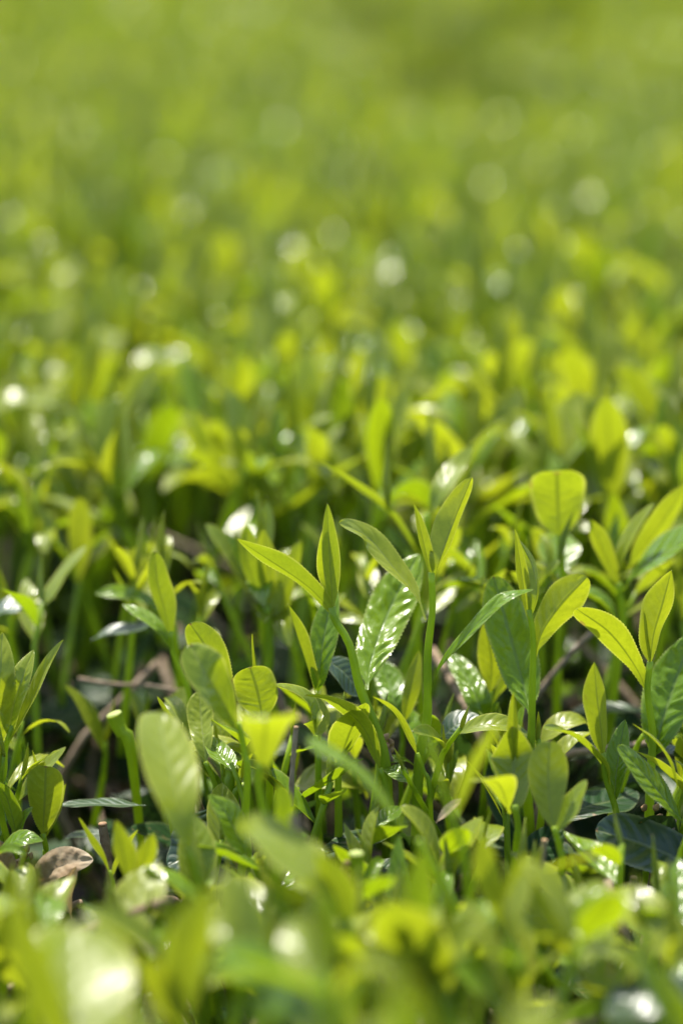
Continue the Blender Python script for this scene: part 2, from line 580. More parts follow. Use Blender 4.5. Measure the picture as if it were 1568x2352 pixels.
def instancer(name, protos, pts, rots, scs, idx, label, cat):
    coll = bpy.data.collections.new(name + '_kinds')
    for i, me in enumerate(protos):
        coll.objects.link(bpy.data.objects.new('%s_kind_%02d' % (name, i), me))
    me = bpy.data.meshes.new(name)
    me.from_pydata([tuple(p) for p in pts], [], [])
    a = me.attributes.new('rot', 'FLOAT_VECTOR', 'POINT')
    a.data.foreach_set('vector', np.array(rots, np.float32).ravel())
    a = me.attributes.new('scl', 'FLOAT', 'POINT')
    a.data.foreach_set('value', np.array(scs, np.float32))
    a = me.attributes.new('kid', 'INT', 'POINT')
    a.data.foreach_set('value', np.array(idx, np.int32))
    ob = structure(name, me, 'stuff', label, cat)
    ng = bpy.data.node_groups.new(name, 'GeometryNodeTree')
    ng.interface.new_socket('Geometry', in_out='INPUT', socket_type='NodeSocketGeometry')
    ng.interface.new_socket('Geometry', in_out='OUTPUT', socket_type='NodeSocketGeometry')
    gi, go = ng.nodes.new('NodeGroupInput'), ng.nodes.new('NodeGroupOutput')
    ci = ng.nodes.new('GeometryNodeCollectionInfo')
    ci.inputs[0].default_value = coll
    ci.inputs['Separate Children'].default_value = True
    ci.inputs['Reset Children'].default_value = True
    ip = ng.nodes.new('GeometryNodeInstanceOnPoints')
    ip.inputs['Pick Instance'].default_value = True
    for nm, ty, so in (('rot', 'FLOAT_VECTOR', 'Rotation'), ('scl', 'FLOAT', 'Scale'), ('kid', 'INT', 'Instance Index')):
        na = ng.nodes.new('GeometryNodeInputNamedAttribute')
        na.data_type = ty
        na.inputs[0].default_value = nm
        ng.links.new([s for s in na.outputs if s.enabled and s.name == 'Attribute'][0], ip.inputs[so])
    ng.links.new(gi.outputs[0], ip.inputs['Points'])
    ng.links.new(ci.outputs[0], ip.inputs['Instance'])
    ng.links.new(ip.outputs[0], go.inputs[0])
    md = ob.modifiers.new('scatter', 'NODES')
    md.node_group = ng
    return ob


# ------------------------------------------------------------------ the shoots one can single out
HERO_FOOT = []


def hero(label, D, stem, leaves, r=(10, 8), group=None, down=0.04, stem_mat=None):
    r = (r[0] * 1.15, r[1] * 1.15)
    """stem: (x, y[, dd]) from foot to top. leaves: dicts. r: stem half-thickness in view pixels at foot and top"""
    sp = [P(q[0], q[1], D, q[2] if len(q) > 2 else 0) for q in stem]
    foot = sp[0] + Vector((random.uniform(-.004, .004), random.uniform(-.002, .006), -down))
    e = thing('tea_shoot', label, 'tea shoot', foot, group)
    px = PX * D
    full = [foot] + sp
    for q_ in range(1, len(full) - 1):
        full[q_] = full[q_] + RGT * ((-1) ** q_ * random.uniform(.2, .6) * .001)
    link_part('stem', tube_geo(full, [r[0] * px * k_ for k_ in (1, 1.03, .97, 1.05, .96)] + [(r[0] * (1 - j_) + r[1] * .82 * j_) * px * k_ for j_, k_ in ((.3, 1.05), (.5, .96), (.7, 1.04), (.85, .94), (1, 1.0))], 34, 12, rag=0.05), stem_mat or M_STEM, e)
    for i, l in enumerate(leaves):
        pts = [P(q[0], q[1], D, q[2] if len(q) > 2 else 0) for q in l['p']]
        if l.get('t') == 'bud':
            w = l['w'] * px / 2
            link_part('bud', tube_geo(pts, l.get('prof') and [w * k for k in l['prof']] or [w * .5, w * .95, w, w * .7, w * .4, w * .05],
                                      22, 14, ell=l.get('ell', .8), groove=.3, rag=0.03), M_BUD, e)
            continue
        n = l.get('n', (0, .5, 1))
        Nw = RGT * n[0] + UPV * n[1] - FWD * n[2]
        N2w = None
        if 'n2' in l:
            n = l['n2']
            N2w = RGT * n[0] + UPV * n[1] - FWD * n[2]
        hi = l.get('hi', 1)
        g = leaf_geo(pts, Nw, l['w'] * px * (.92 if l.get('hi', 1) and 's' not in l else .96), fold=l.get('f', .25), quilt=l.get('q', .8), nu=(84 if hi else 26), nv=(17 if hi else 9),
                     shape=l.get('s', (.8, .8)), serr=(.030 if hi else 0), wave=l.get('wave', .5), cup=l.get('cup', 0), seed=i * 13 + int(D * 1000),
                     N2=N2w, notch=l.get('notch', 0), pet=l.get('pet', .06))
        link_part('leaf', g, M_TEXT[l.get('m', 'young')], e, l.get('label'))
    HERO_FOOT.append(tuple(foot))
    return e


F = D0
TOPF, UND = (0, .45, 1), (0, .35, -1)
# centre
hero('tall leaning tea shoot at the centre with a spear bud and big glossy blistered leaf', F,
     [(893, 1800), (862, 1680), (830, 1580), (798, 1480), (772, 1425), (762, 1395)],
     [dict(p=[(776, 1432), (735, 1375), (690, 1335), (620, 1288), (543, 1238)], w=82, n=(.4, .8, -.75), f=.5, q=.3, s=(.75, .75), label='long narrow leaf pointing left, seen from below'),
      dict(p=[(764, 1402), (758, 1300), (751, 1155)], w=46, n=(.25, .2, -1), f=.65, q=.15, s=(.75, .85), pet=.02),
      dict(p=[(769, 1392, .2), (757, 1340, .5), (748, 1270, .4), (750, 1200, .1)], w=46, n=(-.5, .1, -.9), f=.6, q=.1, s=(.7, .9)),
      dict(p=[(841, 1585), (855, 1510, 1.0), (895, 1400, 2.4), (960, 1272, 3.6)], w=118, n=(-.2, .45, 1.1), f=.2, q=1.5, s=(.72, .62), m='green', pet=.05, label='glossy blistered leaf with a pale midrib'),
      ], r=(12, 9))
hero('pair of upright leaves behind the centre stem, one dark and glossy with a pale midrib', F + .012,
     [(735, 1760), (730, 1650), (727, 1600)],
     [dict(p=[(728, 1600), (735, 1530), (750, 1430, .6), (770, 1340, 1.2)], w=76, n=(-.15, .6, 1), f=.35, q=1.3, m='green', pet=.04),
      dict(p=[(726, 1602), (705, 1530), (680, 1455), (661, 1386)], w=70, n=(.9, .2, -.5), f=.65, q=.2, s=(.8, .8)),
      ], r=(8, 6))
hero('slender upright tea shoot right of centre with a thin curved bud', F + .003,
     [(966, 1760), (976, 1650), (984, 1500), (987, 1400), (990, 1315)],
     [dict(p=[(989, 1325), (975, 1260), (950, 1155)], w=40, n=(.5, .2, -.9), f=.7, q=.1, s=(.7, .95), pet=.02),
      dict(p=[(996, 1330), (1012, 1280), (1045, 1190, .5), (1083, 1097, .8)], w=82, n=(-.6, .3, -.9), f=.7, q=.5, s=(.8, .7), pet=.03),
      dict(p=[(977, 1425, .3), (955, 1368, .8), (900, 1300, 1.3), (845, 1235, 1.6), (778, 1200, 1.2)], w=66, n=(.3, .9, .4), n2=(-.2, .7, .9), f=.35, q=.7, s=(.8, .6), pet=.14),
      dict(p=[(988, 1610), (1005, 1545, -.3), (1075, 1455, -.8), (1150, 1382, -1), (1225, 1354, -.6)], w=66, n=(-.5, .9, .55), f=.2, q=1.3, s=(.8, .7), m='green', pet=.16, label='arching green leaf with a pale tip'),
      ], r=(11, 8))
hero('upright tea shoot right of centre with an opening split bud and dark broad leaf', F + .006,
     [(1212, 1790), (1216, 1700), (1224, 1560), (1220, 1470), (1214, 1400)],
     [dict(p=[(1212, 1425), (1200, 1340), (1182, 1215)], w=36, n=(.4, .2, -.9), f=.7, q=.1, s=(.7, .9), pet=.02),
      dict(p=[(1216, 1425), (1232, 1365), (1222, 1300, .3), (1192, 1240, .3)], w=50, n=(-.6, .2, -.8), f=.65, q=.1, s=(.8, .9), pet=.02),
      dict(p=[(1228, 1510), (1245, 1450), (1290, 1385), (1347, 1325)], w=92, n=(.2, .5, -1), f=.5, q=.4, s=(.9, .5), pet=.05),
      dict(p=[(1216, 1640), (1198, 1560, .8), (1165, 1440, 1.4), (1132, 1322, 1.9)], w=112, n=(.15, .55, 1), f=.12, q=1.2, s=(.75, .62), m='green', pet=.03, label='broad dark green leaf partly in shade'),
      ], r=(10, 7))
hero('shoot between the two tall right stems with a blistered dotted glossy leaf', F + .028,
     [(1120, 1760), (1124, 1660), (1125, 1590)],
     [dict(p=[(1125, 1600), (1128, 1520), (1112, 1430)], w=74, n=(.1, .35, -1), f=.3, q=.4),
      dict(p=[(1122, 1680), (1100, 1620, -.3), (1070, 1555, .5), (1030, 1500, 1.4)], w=72, n=(-.1, .8, 1), f=.2, q=1.6, m='green', pet=.04),
      dict(p=[(1128, 1620), (1165, 1560, .8), (1190, 1500, 1.2)], w=50, n=(-.3, .6, -.7), f=.3, q=.4, hi=0)], r=(8, 6))
# right edge
hero('tea shoot near the right edge with a broad folded bud and long leaf pointing left', F + .004,
     [(1497, 1800), (1494, 1690), (1490, 1590), (1492, 1520)],
     [dict(p=[(1492, 1530), (1500, 1460), (1520, 1390), (1541, 1309)], w=100, n=(-.4, .2, -1), f=.7, q=.2, s=(.8, .8), pet=.03),
      dict(p=[(1491, 1530), (1480, 1460), (1476, 1398)], w=24, n=(.9, .2, .4), f=.7, q=.1, pet=.02),
      dict(p=[(1488, 1600), (1460, 1535), (1400, 1455, -.5), (1322, 1398, -.7)], w=92, n=(.35, .7, -.75), f=.22, q=.5, s=(.85, .42), pet=.05, label='long round-tipped leaf seen from below'),
      dict(p=[(1498, 1745), (1520, 1660, .2), (1552, 1560, .8), (1592, 1452, 1.2)], w=142, n=(-.35, .6, 1), f=.15, q=1.4, m='green', pet=.03, label='broad glossy leaf cut by the picture edge'),
      ], r=(10, 8))
hero('low tea shoot at the lower right with a plump upright bud and curled-over leaf', F - .015,
     [(1424, 1950), (1410, 1860), (1396, 1790), (1384, 1730)],
     [dict(p=[(1386, 1745), (1378, 1660), (1370, 1600), (1364, 1520)], w=70, n=(-.3, .2, -1), f=.7, q=.15, s=(.8, .85), pet=.03),
      dict(p=[(1406, 1830), (1375, 1750), (1310, 1690, -.4), (1249, 1674, -.8)], w=70, n=(.1, 1, .15), f=.35, q=.4, s=(.8, .5), pet=.06),
      dict(p=[(1410, 1850), (1415, 1770, .3), (1434, 1652, 1)], w=72, n=(-.4, .4, 1), f=.45, q=.8, m='green', pet=.04),
      ], r=(9, 7))
hero('broad bright green leaf slanting down across the lower right with its slim neighbour', F - .02,
     [(1588, 1960), (1580, 1925), (1572, 1890)],
     [dict(p=[(1572, 1895), (1520, 1830), (1465, 1765), (1416, 1715)], w=84, n=(.35, .9, .75), f=.15, q=.9, m='green', s=(.7, .5), pet=.05),
      dict(p=[(1560, 1830), (1535, 1750), (1500, 1700), (1452, 1663)], w=34, n=(.6, .8, .1), f=.5, q=.2, pet=.05)], r=(9, 7))
hero('cupped tea shoot at the lower right with two bright glints on its hollow leaf', F - .035,
     [(1186, 1960), (1184, 1900), (1182, 1850)],
     [dict(p=[(1182, 1880), (1180, 1820, .4), (1177, 1740, 1.0), (1175, 1668, .9)], w=112, n=(0, .75, 1), f=.45, q=.25, s=(.85, .62), pet=.03, cup=-.2),
      dict(p=[(1184, 1760, 1), (1180, 1680, 1), (1179, 1590, 1)], w=36, n=(-.3, .3, 1), f=.9, q=.1, s=(.7, .8), pet=.02),
      dict(p=[(1170, 1870), (1150, 1810, -.8), (1120, 1790, -1.8), (1080, 1795, -2.4)], w=100, n=(0, 1, -.2), f=.2, q=.2, s=(.9, .4), hi=0)], r=(10, 8))
# left of centre
hero('round-leaved tea shoot left of centre, its broad leaf lit through', F - .004,
     [(622, 1760), (608, 1690), (603, 1650)],
     [dict(p=[(603, 1660), (598, 1620), (588, 1575), (574, 1532)], w=112, n=(.1, .2, -1), f=.2, q=.35, s=(.8, .45), pet=.03),
      dict(p=[(598, 1660, .8), (592, 1560, 1), (580, 1456, 1)], w=24, n=(-.8, .2, .5), f=.8, q=.1, pet=.02)], r=(9, 7))
hero('low tea shoot whose two leaves arch left over the centre gap', F - .006,
     [(905, 1900), (885, 1820), (872, 1765)],
     [dict(p=[(874, 1775), (845, 1690), (800, 1635, -.2), (755, 1607, -.4), (700, 1598, -.4)], w=80, n=(.25, .9, -.35), f=.2, q=.5, s=(.8, .6), pet=.05)], r=(9, 7))
hero('small shoot left of the leaning stem with a drooping pointed leaf', F - .003,
     [(735, 1780), (728, 1730), (724, 1690)],
     [dict(p=[(726, 1700), (715, 1640), (690, 1600), (630, 1575)], w=70, n=(-.2, 1, .3), n2=(-.2, 1, .3), f=.5, q=.7, s=(.8, .6), pet=.04),
      dict(p=[(728, 1700, .3), (735, 1650, .7), (728, 1600, 1)], w=52, n=(0, .2, -1), f=.3, q=.3)], r=(7, 6))
hero('thin sickle-shaped tea leaf rising between the two middle stems', F - .008,
     [(990, 1830), (970, 1770), (958, 1730)],
     [dict(p=[(960, 1740), (935, 1690), (905, 1635), (855, 1600)], w=44, n=(.4, .9, -.3), f=.35, q=.2, s=(.8, .8), pet=.05)], r=(6, 5))
hero('short tea shoot behind the hero stem with two glints along its glossy leaf', F + .03,
     [(925, 1760), (922, 1700), (920, 1650)],
     [dict(p=[(920, 1660), (905, 1610, .3), (890, 1560, 1), (868, 1512, 1.6)], w=76, n=(-.1, .8, 1), f=.2, q=1.3, m='green', pet=.04),
      dict(p=[(925, 1670, -.6), (940, 1590, -.6), (962, 1495, -.4)], w=46, n=(.4, .3, -.9), f=.4, q=.2)], r=(8, 6))
hero('tea shoot left of the leaning stem with paired upright leaves, slightly soft', F + .055,
     [(612, 1600), (616, 1500), (613, 1390)],
     [dict(p=[(613, 1400), (585, 1340), (565, 1280), (566, 1205)], w=80, n=(.7, .3, -.8), f=.5, q=.3, hi=0),
      dict(p=[(615, 1400), (618, 1320), (604, 1215)], w=56, n=(-.4, .3, -.9), f=.6, q=.3, hi=0),
      dict(p=[(617, 1490), (640, 1400, .4), (660, 1330, .6), (690, 1240, .8)], w=60, n=(-.2, .5, -.9), f=.3, q=.3, hi=0)], r=(10, 8))
hero('soft tea shoot at the left with a plump pointed bud and glossy side leaf', F + .035,
     [(440, 1640), (420, 1560), (402, 1500), (394, 1450)],
     [dict(p=[(395, 1470), (378, 1400), (362, 1340), (356, 1267)], w=62, n=(.4, .3, -1), f=.5, q=.2, s=(.8, .6), pet=.04),
      dict(p=[(402, 1505), (370, 1450), (325, 1412, .3), (280, 1388, .6)], w=56, n=(.3, 1, .6), f=.3, q=.6, m='green', pet=.06)], r=(7, 6))
hero('clustered tea shoot left of centre with a blurred glossy leaf over a round one', F - .03,
     [(570, 1800), (558, 1730), (548, 1660)],
     [dict(p=[(549, 1685), (515, 1620, -.6), (470, 1545, -.9), (437, 1480, -.6)], w=118, n=(.3, .75, .9), f=.2, q=.5, s=(.85, .5), pet=.04),
      dict(p=[(530, 1650, 2.8), (505, 1560, 3), (475, 1490, 3), (436, 1432, 3)], w=100, n=(.2, .3, -1), f=.25, q=.3, s=(.85, .45))], r=(9, 7))
hero('small glossy tea leaf with sharp midrib hanging upright left of centre', F - .002,
     [(500, 1850), (485, 1790), (472, 1750)],
     [dict(p=[(472, 1755), (468, 1710, .3), (462, 1650, .9), (458, 1588, 1.4)], w=64, n=(-.15, .65, 1), f=.3, q=.8, s=(.8, .5), pet=.02),
      dict(p=[(540, 1880, .3), (500, 1800, .3), (440, 1740, .6), (395, 1712, .8)], w=46, n=(.2, 1, .2), f=.3, q=.2, m='green'),
      dict(p=[(420, 1700, .6), (390, 1655, .6), (362, 1600, .6)], w=32, n=(.6, .5, -.5), f=.4, q=.1)], r=(7, 6))
# far left
hero('tea shoot cut by the left edge with three glossy upright leaves', F + .002,
     [(-8, 1860), (6, 1780), (18, 1720), (30, 1665)],
     [dict(p=[(20, 1710), (75, 1610, .2), (105, 1540, .4), (146, 1470, .6)], w=46, n=(-.6, .4, .7), f=.6, q=.6, s=(.8, .75), pet=.03),
      dict(p=[(22, 1700), (30, 1630), (52, 1560), (78, 1492, .5)], w=68, n=(-.2, .4, 1), f=.45, q=1.3, pet=.03),
      dict(p=[(-6, 1740), (-8, 1640), (2, 1540), (6, 1452, .6)], w=92, n=(.3, .55, 1), f=.3, q=.6, pet=.03)], r=(8, 7))
hero('short tea shoot at the lower left with one round backlit leaf and thin bud', F - .006,
     [(112, 1990), (104, 1950), (99, 1915)],
     [dict(p=[(99, 1925), (101, 1880), (104, 1830), (106, 1760)], w=100, n=(.1, .25, -1), f=.35, q=.2, s=(.85, .42), pet=.04),
      dict(p=[(92, 1860, .6), (84, 1790, .6), (75, 1722, .6)], w=22, n=(.7, .2, -.6), f=.8, q=.1, pet=.02),
      dict(p=[(102, 1930, .5), (130, 1880, .6), (152, 1800, .7)], w=30, n=(-.7, .4, -.5), f=.5, q=.1)], r=(8, 7))
hero('leafy tea shoot at the lower left corner edge, half cut off', F - .012,
     [(70, 2010), (50, 1960), (38, 1920)],
     [dict(p=[(40, 1930), (30, 1880), (15, 1830), (-4, 1795)], w=64, n=(.5, .5, -.8), f=.3, q=.3, m='green'),
      dict(p=[(36, 1935), (48, 1895), (60, 1870), (76, 1853)], w=30, n=(-.3, .6, .7), f=.3, q=.2, m='green')], r=(7, 6))
hero('thin forked tea shoot at the lower left beside a broken twig', F - .03,
     [(262, 2080), (258, 2030), (252, 2000)],
     [dict(p=[(254, 2010), (235, 1970), (210, 1930), (182, 1878)], w=30, n=(.5, .4, -.6), f=.4, q=.1, hi=1),
      dict(p=[(258, 2020), (270, 1980), (300, 1930), (318, 1905)], w=26, n=(-.5, .4, -.6), f=.4, q=.1, hi=1)], r=(6, 5))
hero('blurred upright pair of tea leaves at the lower left', F - .06,
     [(310, 2130), (302, 2060), (296, 2010)],
     [dict(p=[(298, 2040), (285, 1970), (268, 1885)], w=66, n=(.5, .4, -.8), f=.3, q=.1, hi=0),
      dict(p=[(300, 2040), (330, 1980), (352, 1915)], w=52, n=(-.2, .4, -1), f=.3, q=.1, hi=0)], r=(8, 7))
hero('large blurred tea leaf curling over at the left, pale sheen along its top', F - .09,
     [(470, 2110), (452, 2030), (434, 1950)],
     [dict(p=[(434, 1960), (412, 1860, .3), (386, 1740, 1.4), (362, 1635, 2.8)], w=160, n=(.45, .1, 1), n2=(.5, .22, 1), f=.25, q=.1, s=(.75, .5), pet=.04, hi=0)], r=(11, 9))
hero('blurred tea shoot below the centre with a leaf folded flat across its top', F - .075,
     [(640, 1990), (612, 1900), (596, 1800), (600, 1750)],
     [dict(p=[(602, 1790), (606, 1720, -.2), (610, 1665, -.5), (612, 1645, -1.6), (613, 1648, -2.8)], w=140, n=(0, .15, -1), n2=(0, 1, -.1), f=.1, q=.2, s=(.7, .32), hi=0),
      dict(p=[(640, 1960), (655, 1860), (640, 1800)], w=50, n=(-.4, .3, -.8), f=.3, hi=0, m='green')], r=(11, 9))
hero('blurred arching tea leaf sweeping from the centre to the lower right', F - .095,
     [(1060, 2160), (1010, 2030), (960, 1930)],
     [dict(p=[(965, 1945), (880, 1840), (790, 1750), (705, 1700)], w=108, n=(.3, 1, .25), f=.15, q=.2, s=(.8, .4), m='green', hi=0)], r=(12, 10))
hero('blurred slim tea leaf leaning before the middle stems', F - .10,
     [(1075, 2010), (1050, 1920), (1030, 1860)],
     [dict(p=[(1035, 1880), (1010, 1800), (985, 1720), (955, 1640)], w=64, n=(.4, .8, .4), f=.3, q=.2, hi=0, m='green'),
      dict(p=[(1040, 1890), (1075, 1790), (1110, 1720), (1150, 1650)], w=44, n=(-.4, .5, -.8), f=.3, q=.2, hi=0)], r=(9, 8))
hero('blurred upright tea leaf right of the two glints', F - .045,
     [(1290, 2010), (1280, 1950), (1272, 1900)],
     [dict(p=[(1272, 1915), (1262, 1850, .3), (1258, 1780, .6), (1262, 1700, .8)], w=96, n=(.2, .3, -1), f=.2, q=.2, s=(.8, .5), hi=0),
      dict(p=[(1276, 1920), (1310, 1850, .3), (1345, 1790, .5)], w=60, n=(-.3, .8, .5), f=.2, q=.2, hi=0)], r=(10, 8))
hero('large yellow-green tea leaf out of focus below the centre', F - .12,
     [(860, 2330), (830, 2220), (790, 2110)],
     [dict(p=[(795, 2130), (740, 2030), (650, 1940, .5), (560, 1880, 1)], w=170, n=(.4, .8, .5), f=.15, q=.2, s=(.8, .42), hi=0),
      dict(p=[(800, 2140), (780, 2050), (730, 1960)], w=80, n=(.2, .4, -.9), f=.3, hi=0)], r=(15, 12))
hero('tall pale tea leaf out of focus at the lower right, standing upright', F - .125,
     [(1400, 2450), (1390, 2380), (1380, 2300)],
     [dict(p=[(1380, 2320), (1362, 2230, .7), (1348, 2130, 1.7), (1340, 2030, 2.8)], w=165, n=(-.6, .5, 1), f=.2, q=.2, s=(.85, .42), hi=0),
      dict(p=[(1382, 2300), (1430, 2240), (1480, 2190), (1520, 2140)], w=70, n=(-.4, .8, .7), f=.3, hi=0)], r=(13, 11))
hero('huge pale blurred tea leaf in the lower left corner, nearest the viewer', F - .185,
     [(220, 2720), (205, 2600), (190, 2480)],
     [dict(p=[(190, 2500), (180, 2400, .8), (172, 2280, 2.2), (165, 2120, 4.0)], w=300, n=(.3, .75, 1), f=.15, q=.2, s=(.8, .45), hi=0),
      dict(p=[(200, 2520), (120, 2350), (60, 2200), (30, 2040)], w=120, n=(.5, .4, -.8), f=.3, hi=0)], r=(16, 14))
hero('large dark green blurred tea leaf along the bottom edge at the middle', F - .18,
     [(860, 2640), (830, 2540), (790, 2440)],
     [dict(p=[(800, 2460), (720, 2350), (620, 2260), (500, 2190)], w=220, n=(.4, 1, .6), f=.15, q=.2, s=(.8, .5), m='green', hi=0)], r=(16, 14))
hero('blurred yellow-green tea shoot between the bottom corner leaves', F - .16,
     [(470, 2560), (450, 2460), (430, 2360)],
     [dict(p=[(432, 2370), (415, 2270), (440, 2140), (480, 2040)], w=110, n=(.2, .5, -1), f=.3, hi=0),
      dict(p=[(430, 2380), (370, 2280), (330, 2200)], w=100, n=(.3, .5, -1), f=.3, hi=0)], r=(14, 12))
hero('dark green tea leaf in shade left of the bottom centre', F - .04,
     [(600, 2070), (590, 2020), (578, 1970)],
     [dict(p=[(580, 1985), (550, 1930), (520, 1870), (480, 1825)], w=92, n=(.5, .6, .6), f=.15, m='green', hi=0)], r=(8, 7))
hero('blurred dark leaf lying over the twigs at the lower left', F - .075,
     [(500, 2260), (496, 2200), (490, 2160)],
     [dict(p=[(492, 2170), (470, 2090), (410, 2030), (330, 1990)], w=110, n=(.3, 1, .2), f=.15, m='green', hi=0),
      dict(p=[(300, 2120, 1), (240, 2100, .5), (180, 2080)], w=50, n=(0, 1, .2), f=.2, m='green', hi=0)], r=(10, 9))
hero('blurred tea shoot at the bottom right of centre with several pale leaves', F - .135,
     [(1010, 2420), (1000, 2330), (985, 2250)],
     [dict(p=[(985, 2260), (960, 2150), (960, 2050), (975, 1950)], w=80, n=(.2, .5, -1), f=.3, hi=0, m='green'),
      dict(p=[(990, 2270), (900, 2180), (850, 2090)], w=90, n=(.3, .7, -.8), f=.3, hi=0),
      dict(p=[(992, 2260), (1060, 2150), (1120, 2090)], w=90, n=(-.3, .8, .8), f=.3, hi=0)], r=(13, 11))
hero('blurred yellow-green tea shoot fanning out at the lower right of centre', F - .11,
     [(1180, 2280), (1170, 2200), (1165, 2130)],
     [dict(p=[(1166, 2150), (1130, 2060), (1110, 1980), (1105, 1910)], w=70, n=(.3, .5, -1), f=.3, hi=0),
      dict(p=[(1168, 2150), (1200, 2060), (1260, 2000), (1390, 1960)], w=80, n=(-.2, .9, -.2), f=.3, hi=0),
      dict(p=[(1166, 2140), (1180, 2050), (1210, 1960)], w=60, n=(-.2, .4, -1), f=.3, hi=0)], r=(12, 10))
# behind on the right
hero('broad notched tea leaf lit through at the upper right, folded at its tip', F + .065,
     [(1286, 1420), (1288, 1330), (1283, 1230)],
     [dict(p=[(1283, 1235), (1281, 1180), (1279, 1130, -.1), (1278, 1080, -.3)], w=136, n=(.05, .15, -1), f=.12, q=.35, s=(.6, .3), notch=.05, pet=.02, label='broad leaf lit through, notched at the top'),
      dict(p=[(1284, 1330, .6), (1283, 1280, 1.2), (1280, 1215, 2.4)], w=100, n=(0, .9, 1), f=.2, q=.2, hi=0, m='green'),
      dict(p=[(1290, 1370), (1262, 1320), (1218, 1290)], w=70, n=(0, 1, .2), f=.3, hi=0)], r=(9, 8))
hero('spreading tea shoot at the right behind the notched leaf with long green leaves', F + .06,
     [(1425, 1480), (1424, 1420), (1420, 1340)],
     [dict(p=[(1420, 1350), (1395, 1290), (1370, 1230), (1352, 1190)], w=50, n=(.4, .5, -.8), f=.4, hi=0),
      dict(p=[(1420, 1370), (1480, 1300, -.5), (1560, 1250, -.8), (1650, 1170, -1)], w=120, n=(-.3, 1, .5), f=.25, q=.8, hi=0, m='green'),
      dict(p=[(1415, 1330), (1440, 1250), (1500, 1155)], w=60, n=(-.5, .9, .5), f=.4, hi=0),
      dict(p=[(1440, 1310, .8), (1500, 1230, .8), (1580, 1110, .8)], w=80, n=(-.3, .6, -.8), f=.3, hi=0)], r=(10, 8))
hero('soft tea shoot behind the twin tips with a pale glossy leaf', F + .07,
     [(960, 1400), (970, 1300), (980, 1180)],
     [dict(p=[(982, 1190), (1010, 1130), (1050, 1070, .8), (1087, 1022, 1)], w=62, n=(-.4, .9, 1), f=.25, hi=0, q=.3),
      dict(p=[(965, 1280), (900, 1185), (810, 1110), (732, 1060)], w=52, n=(.5, .9, -.3), f=.3, hi=0),
      dict(t='bud', p=[(890, 1160), (888, 1090), (888, 1020)], w=26)], r=(9, 8))
hero('soft tea shoot at the upper right with two glossy upright leaves', F + .15,
     [(1300, 1250), (1290, 1150), (1290, 1060)],
     [dict(p=[(1290, 1075), (1295, 1020, .5), (1310, 960, 1), (1335, 900, 1.5)], w=86, n=(-.3, .8, 1), f=.3, hi=0),
      dict(p=[(1290, 1075), (1270, 1000), (1252, 900)], w=50, n=(.6, .3, -.8), f=.4, hi=0)], r=(8, 7))

print('hero shoots', len(HERO_FOOT))

# ------------------------------------------------------------------ mature leaves, twigs, cut stems, dry pieces one can single out
def mature(label, D, pts, w, n, n2=None, f=.15, name='mature_leaf', mat=None, cat='mature leaf', s=(.7, .6), group=None, q=.2, hi=True):
    pp = [P(q_[0], q_[1], D, q_[2] if len(q_) > 2 else 0) for q_ in pts]
    Nw = RGT * n[0] + UPV * n[1] - FWD * n[2]
    N2w = RGT * n2[0] + UPV * n2[1] - FWD * n2[2] if n2 else None
    g = leaf_geo(pp, Nw, w * PX * D, fold=f, quilt=q, nu=60 if hi else 20, nv=13 if hi else 7, shape=s, serr=.012 if hi else 0, wave=.3, seed=int(w * 7), N2=N2w)
    o = np.array(pp[0])
    me = smooth_mesh(name, g[0] - o, g[1], mat or M_WAXY, g[2])
    ob = bpy.data.objects.new(name, me)
    ob.location = pp[0]
    COL.objects.link(ob)
    ob['label'] = label
    ob['category'] = cat
    if group:
        ob['group'] = group
    return ob


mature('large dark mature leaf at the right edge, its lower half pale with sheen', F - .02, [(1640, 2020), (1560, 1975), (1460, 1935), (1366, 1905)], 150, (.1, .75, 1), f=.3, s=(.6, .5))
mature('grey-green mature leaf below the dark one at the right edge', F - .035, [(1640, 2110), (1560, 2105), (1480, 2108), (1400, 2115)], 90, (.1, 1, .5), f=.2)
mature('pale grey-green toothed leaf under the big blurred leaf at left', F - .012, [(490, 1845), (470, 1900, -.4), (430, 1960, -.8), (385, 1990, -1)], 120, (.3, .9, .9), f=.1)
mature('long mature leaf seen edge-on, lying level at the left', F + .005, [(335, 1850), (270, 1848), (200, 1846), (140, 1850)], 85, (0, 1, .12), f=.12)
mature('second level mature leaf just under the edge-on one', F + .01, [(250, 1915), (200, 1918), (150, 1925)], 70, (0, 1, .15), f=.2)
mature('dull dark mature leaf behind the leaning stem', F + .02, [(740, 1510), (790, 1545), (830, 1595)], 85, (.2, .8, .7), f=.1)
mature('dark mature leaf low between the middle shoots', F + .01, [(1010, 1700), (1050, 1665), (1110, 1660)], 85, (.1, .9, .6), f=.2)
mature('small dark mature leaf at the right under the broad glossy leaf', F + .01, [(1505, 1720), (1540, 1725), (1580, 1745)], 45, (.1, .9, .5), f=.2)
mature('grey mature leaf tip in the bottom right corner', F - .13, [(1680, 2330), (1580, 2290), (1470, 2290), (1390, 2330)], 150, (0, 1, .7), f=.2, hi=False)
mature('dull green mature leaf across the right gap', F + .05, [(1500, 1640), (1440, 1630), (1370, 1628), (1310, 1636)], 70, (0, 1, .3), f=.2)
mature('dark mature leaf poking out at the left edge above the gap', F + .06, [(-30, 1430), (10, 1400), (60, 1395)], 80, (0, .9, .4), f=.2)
mature('grey mature leaf lying across the left gap', F + .06, [(210, 1470), (260, 1450), (330, 1440), (350, 1420)], 60, (0, 1, .4), f=.2)


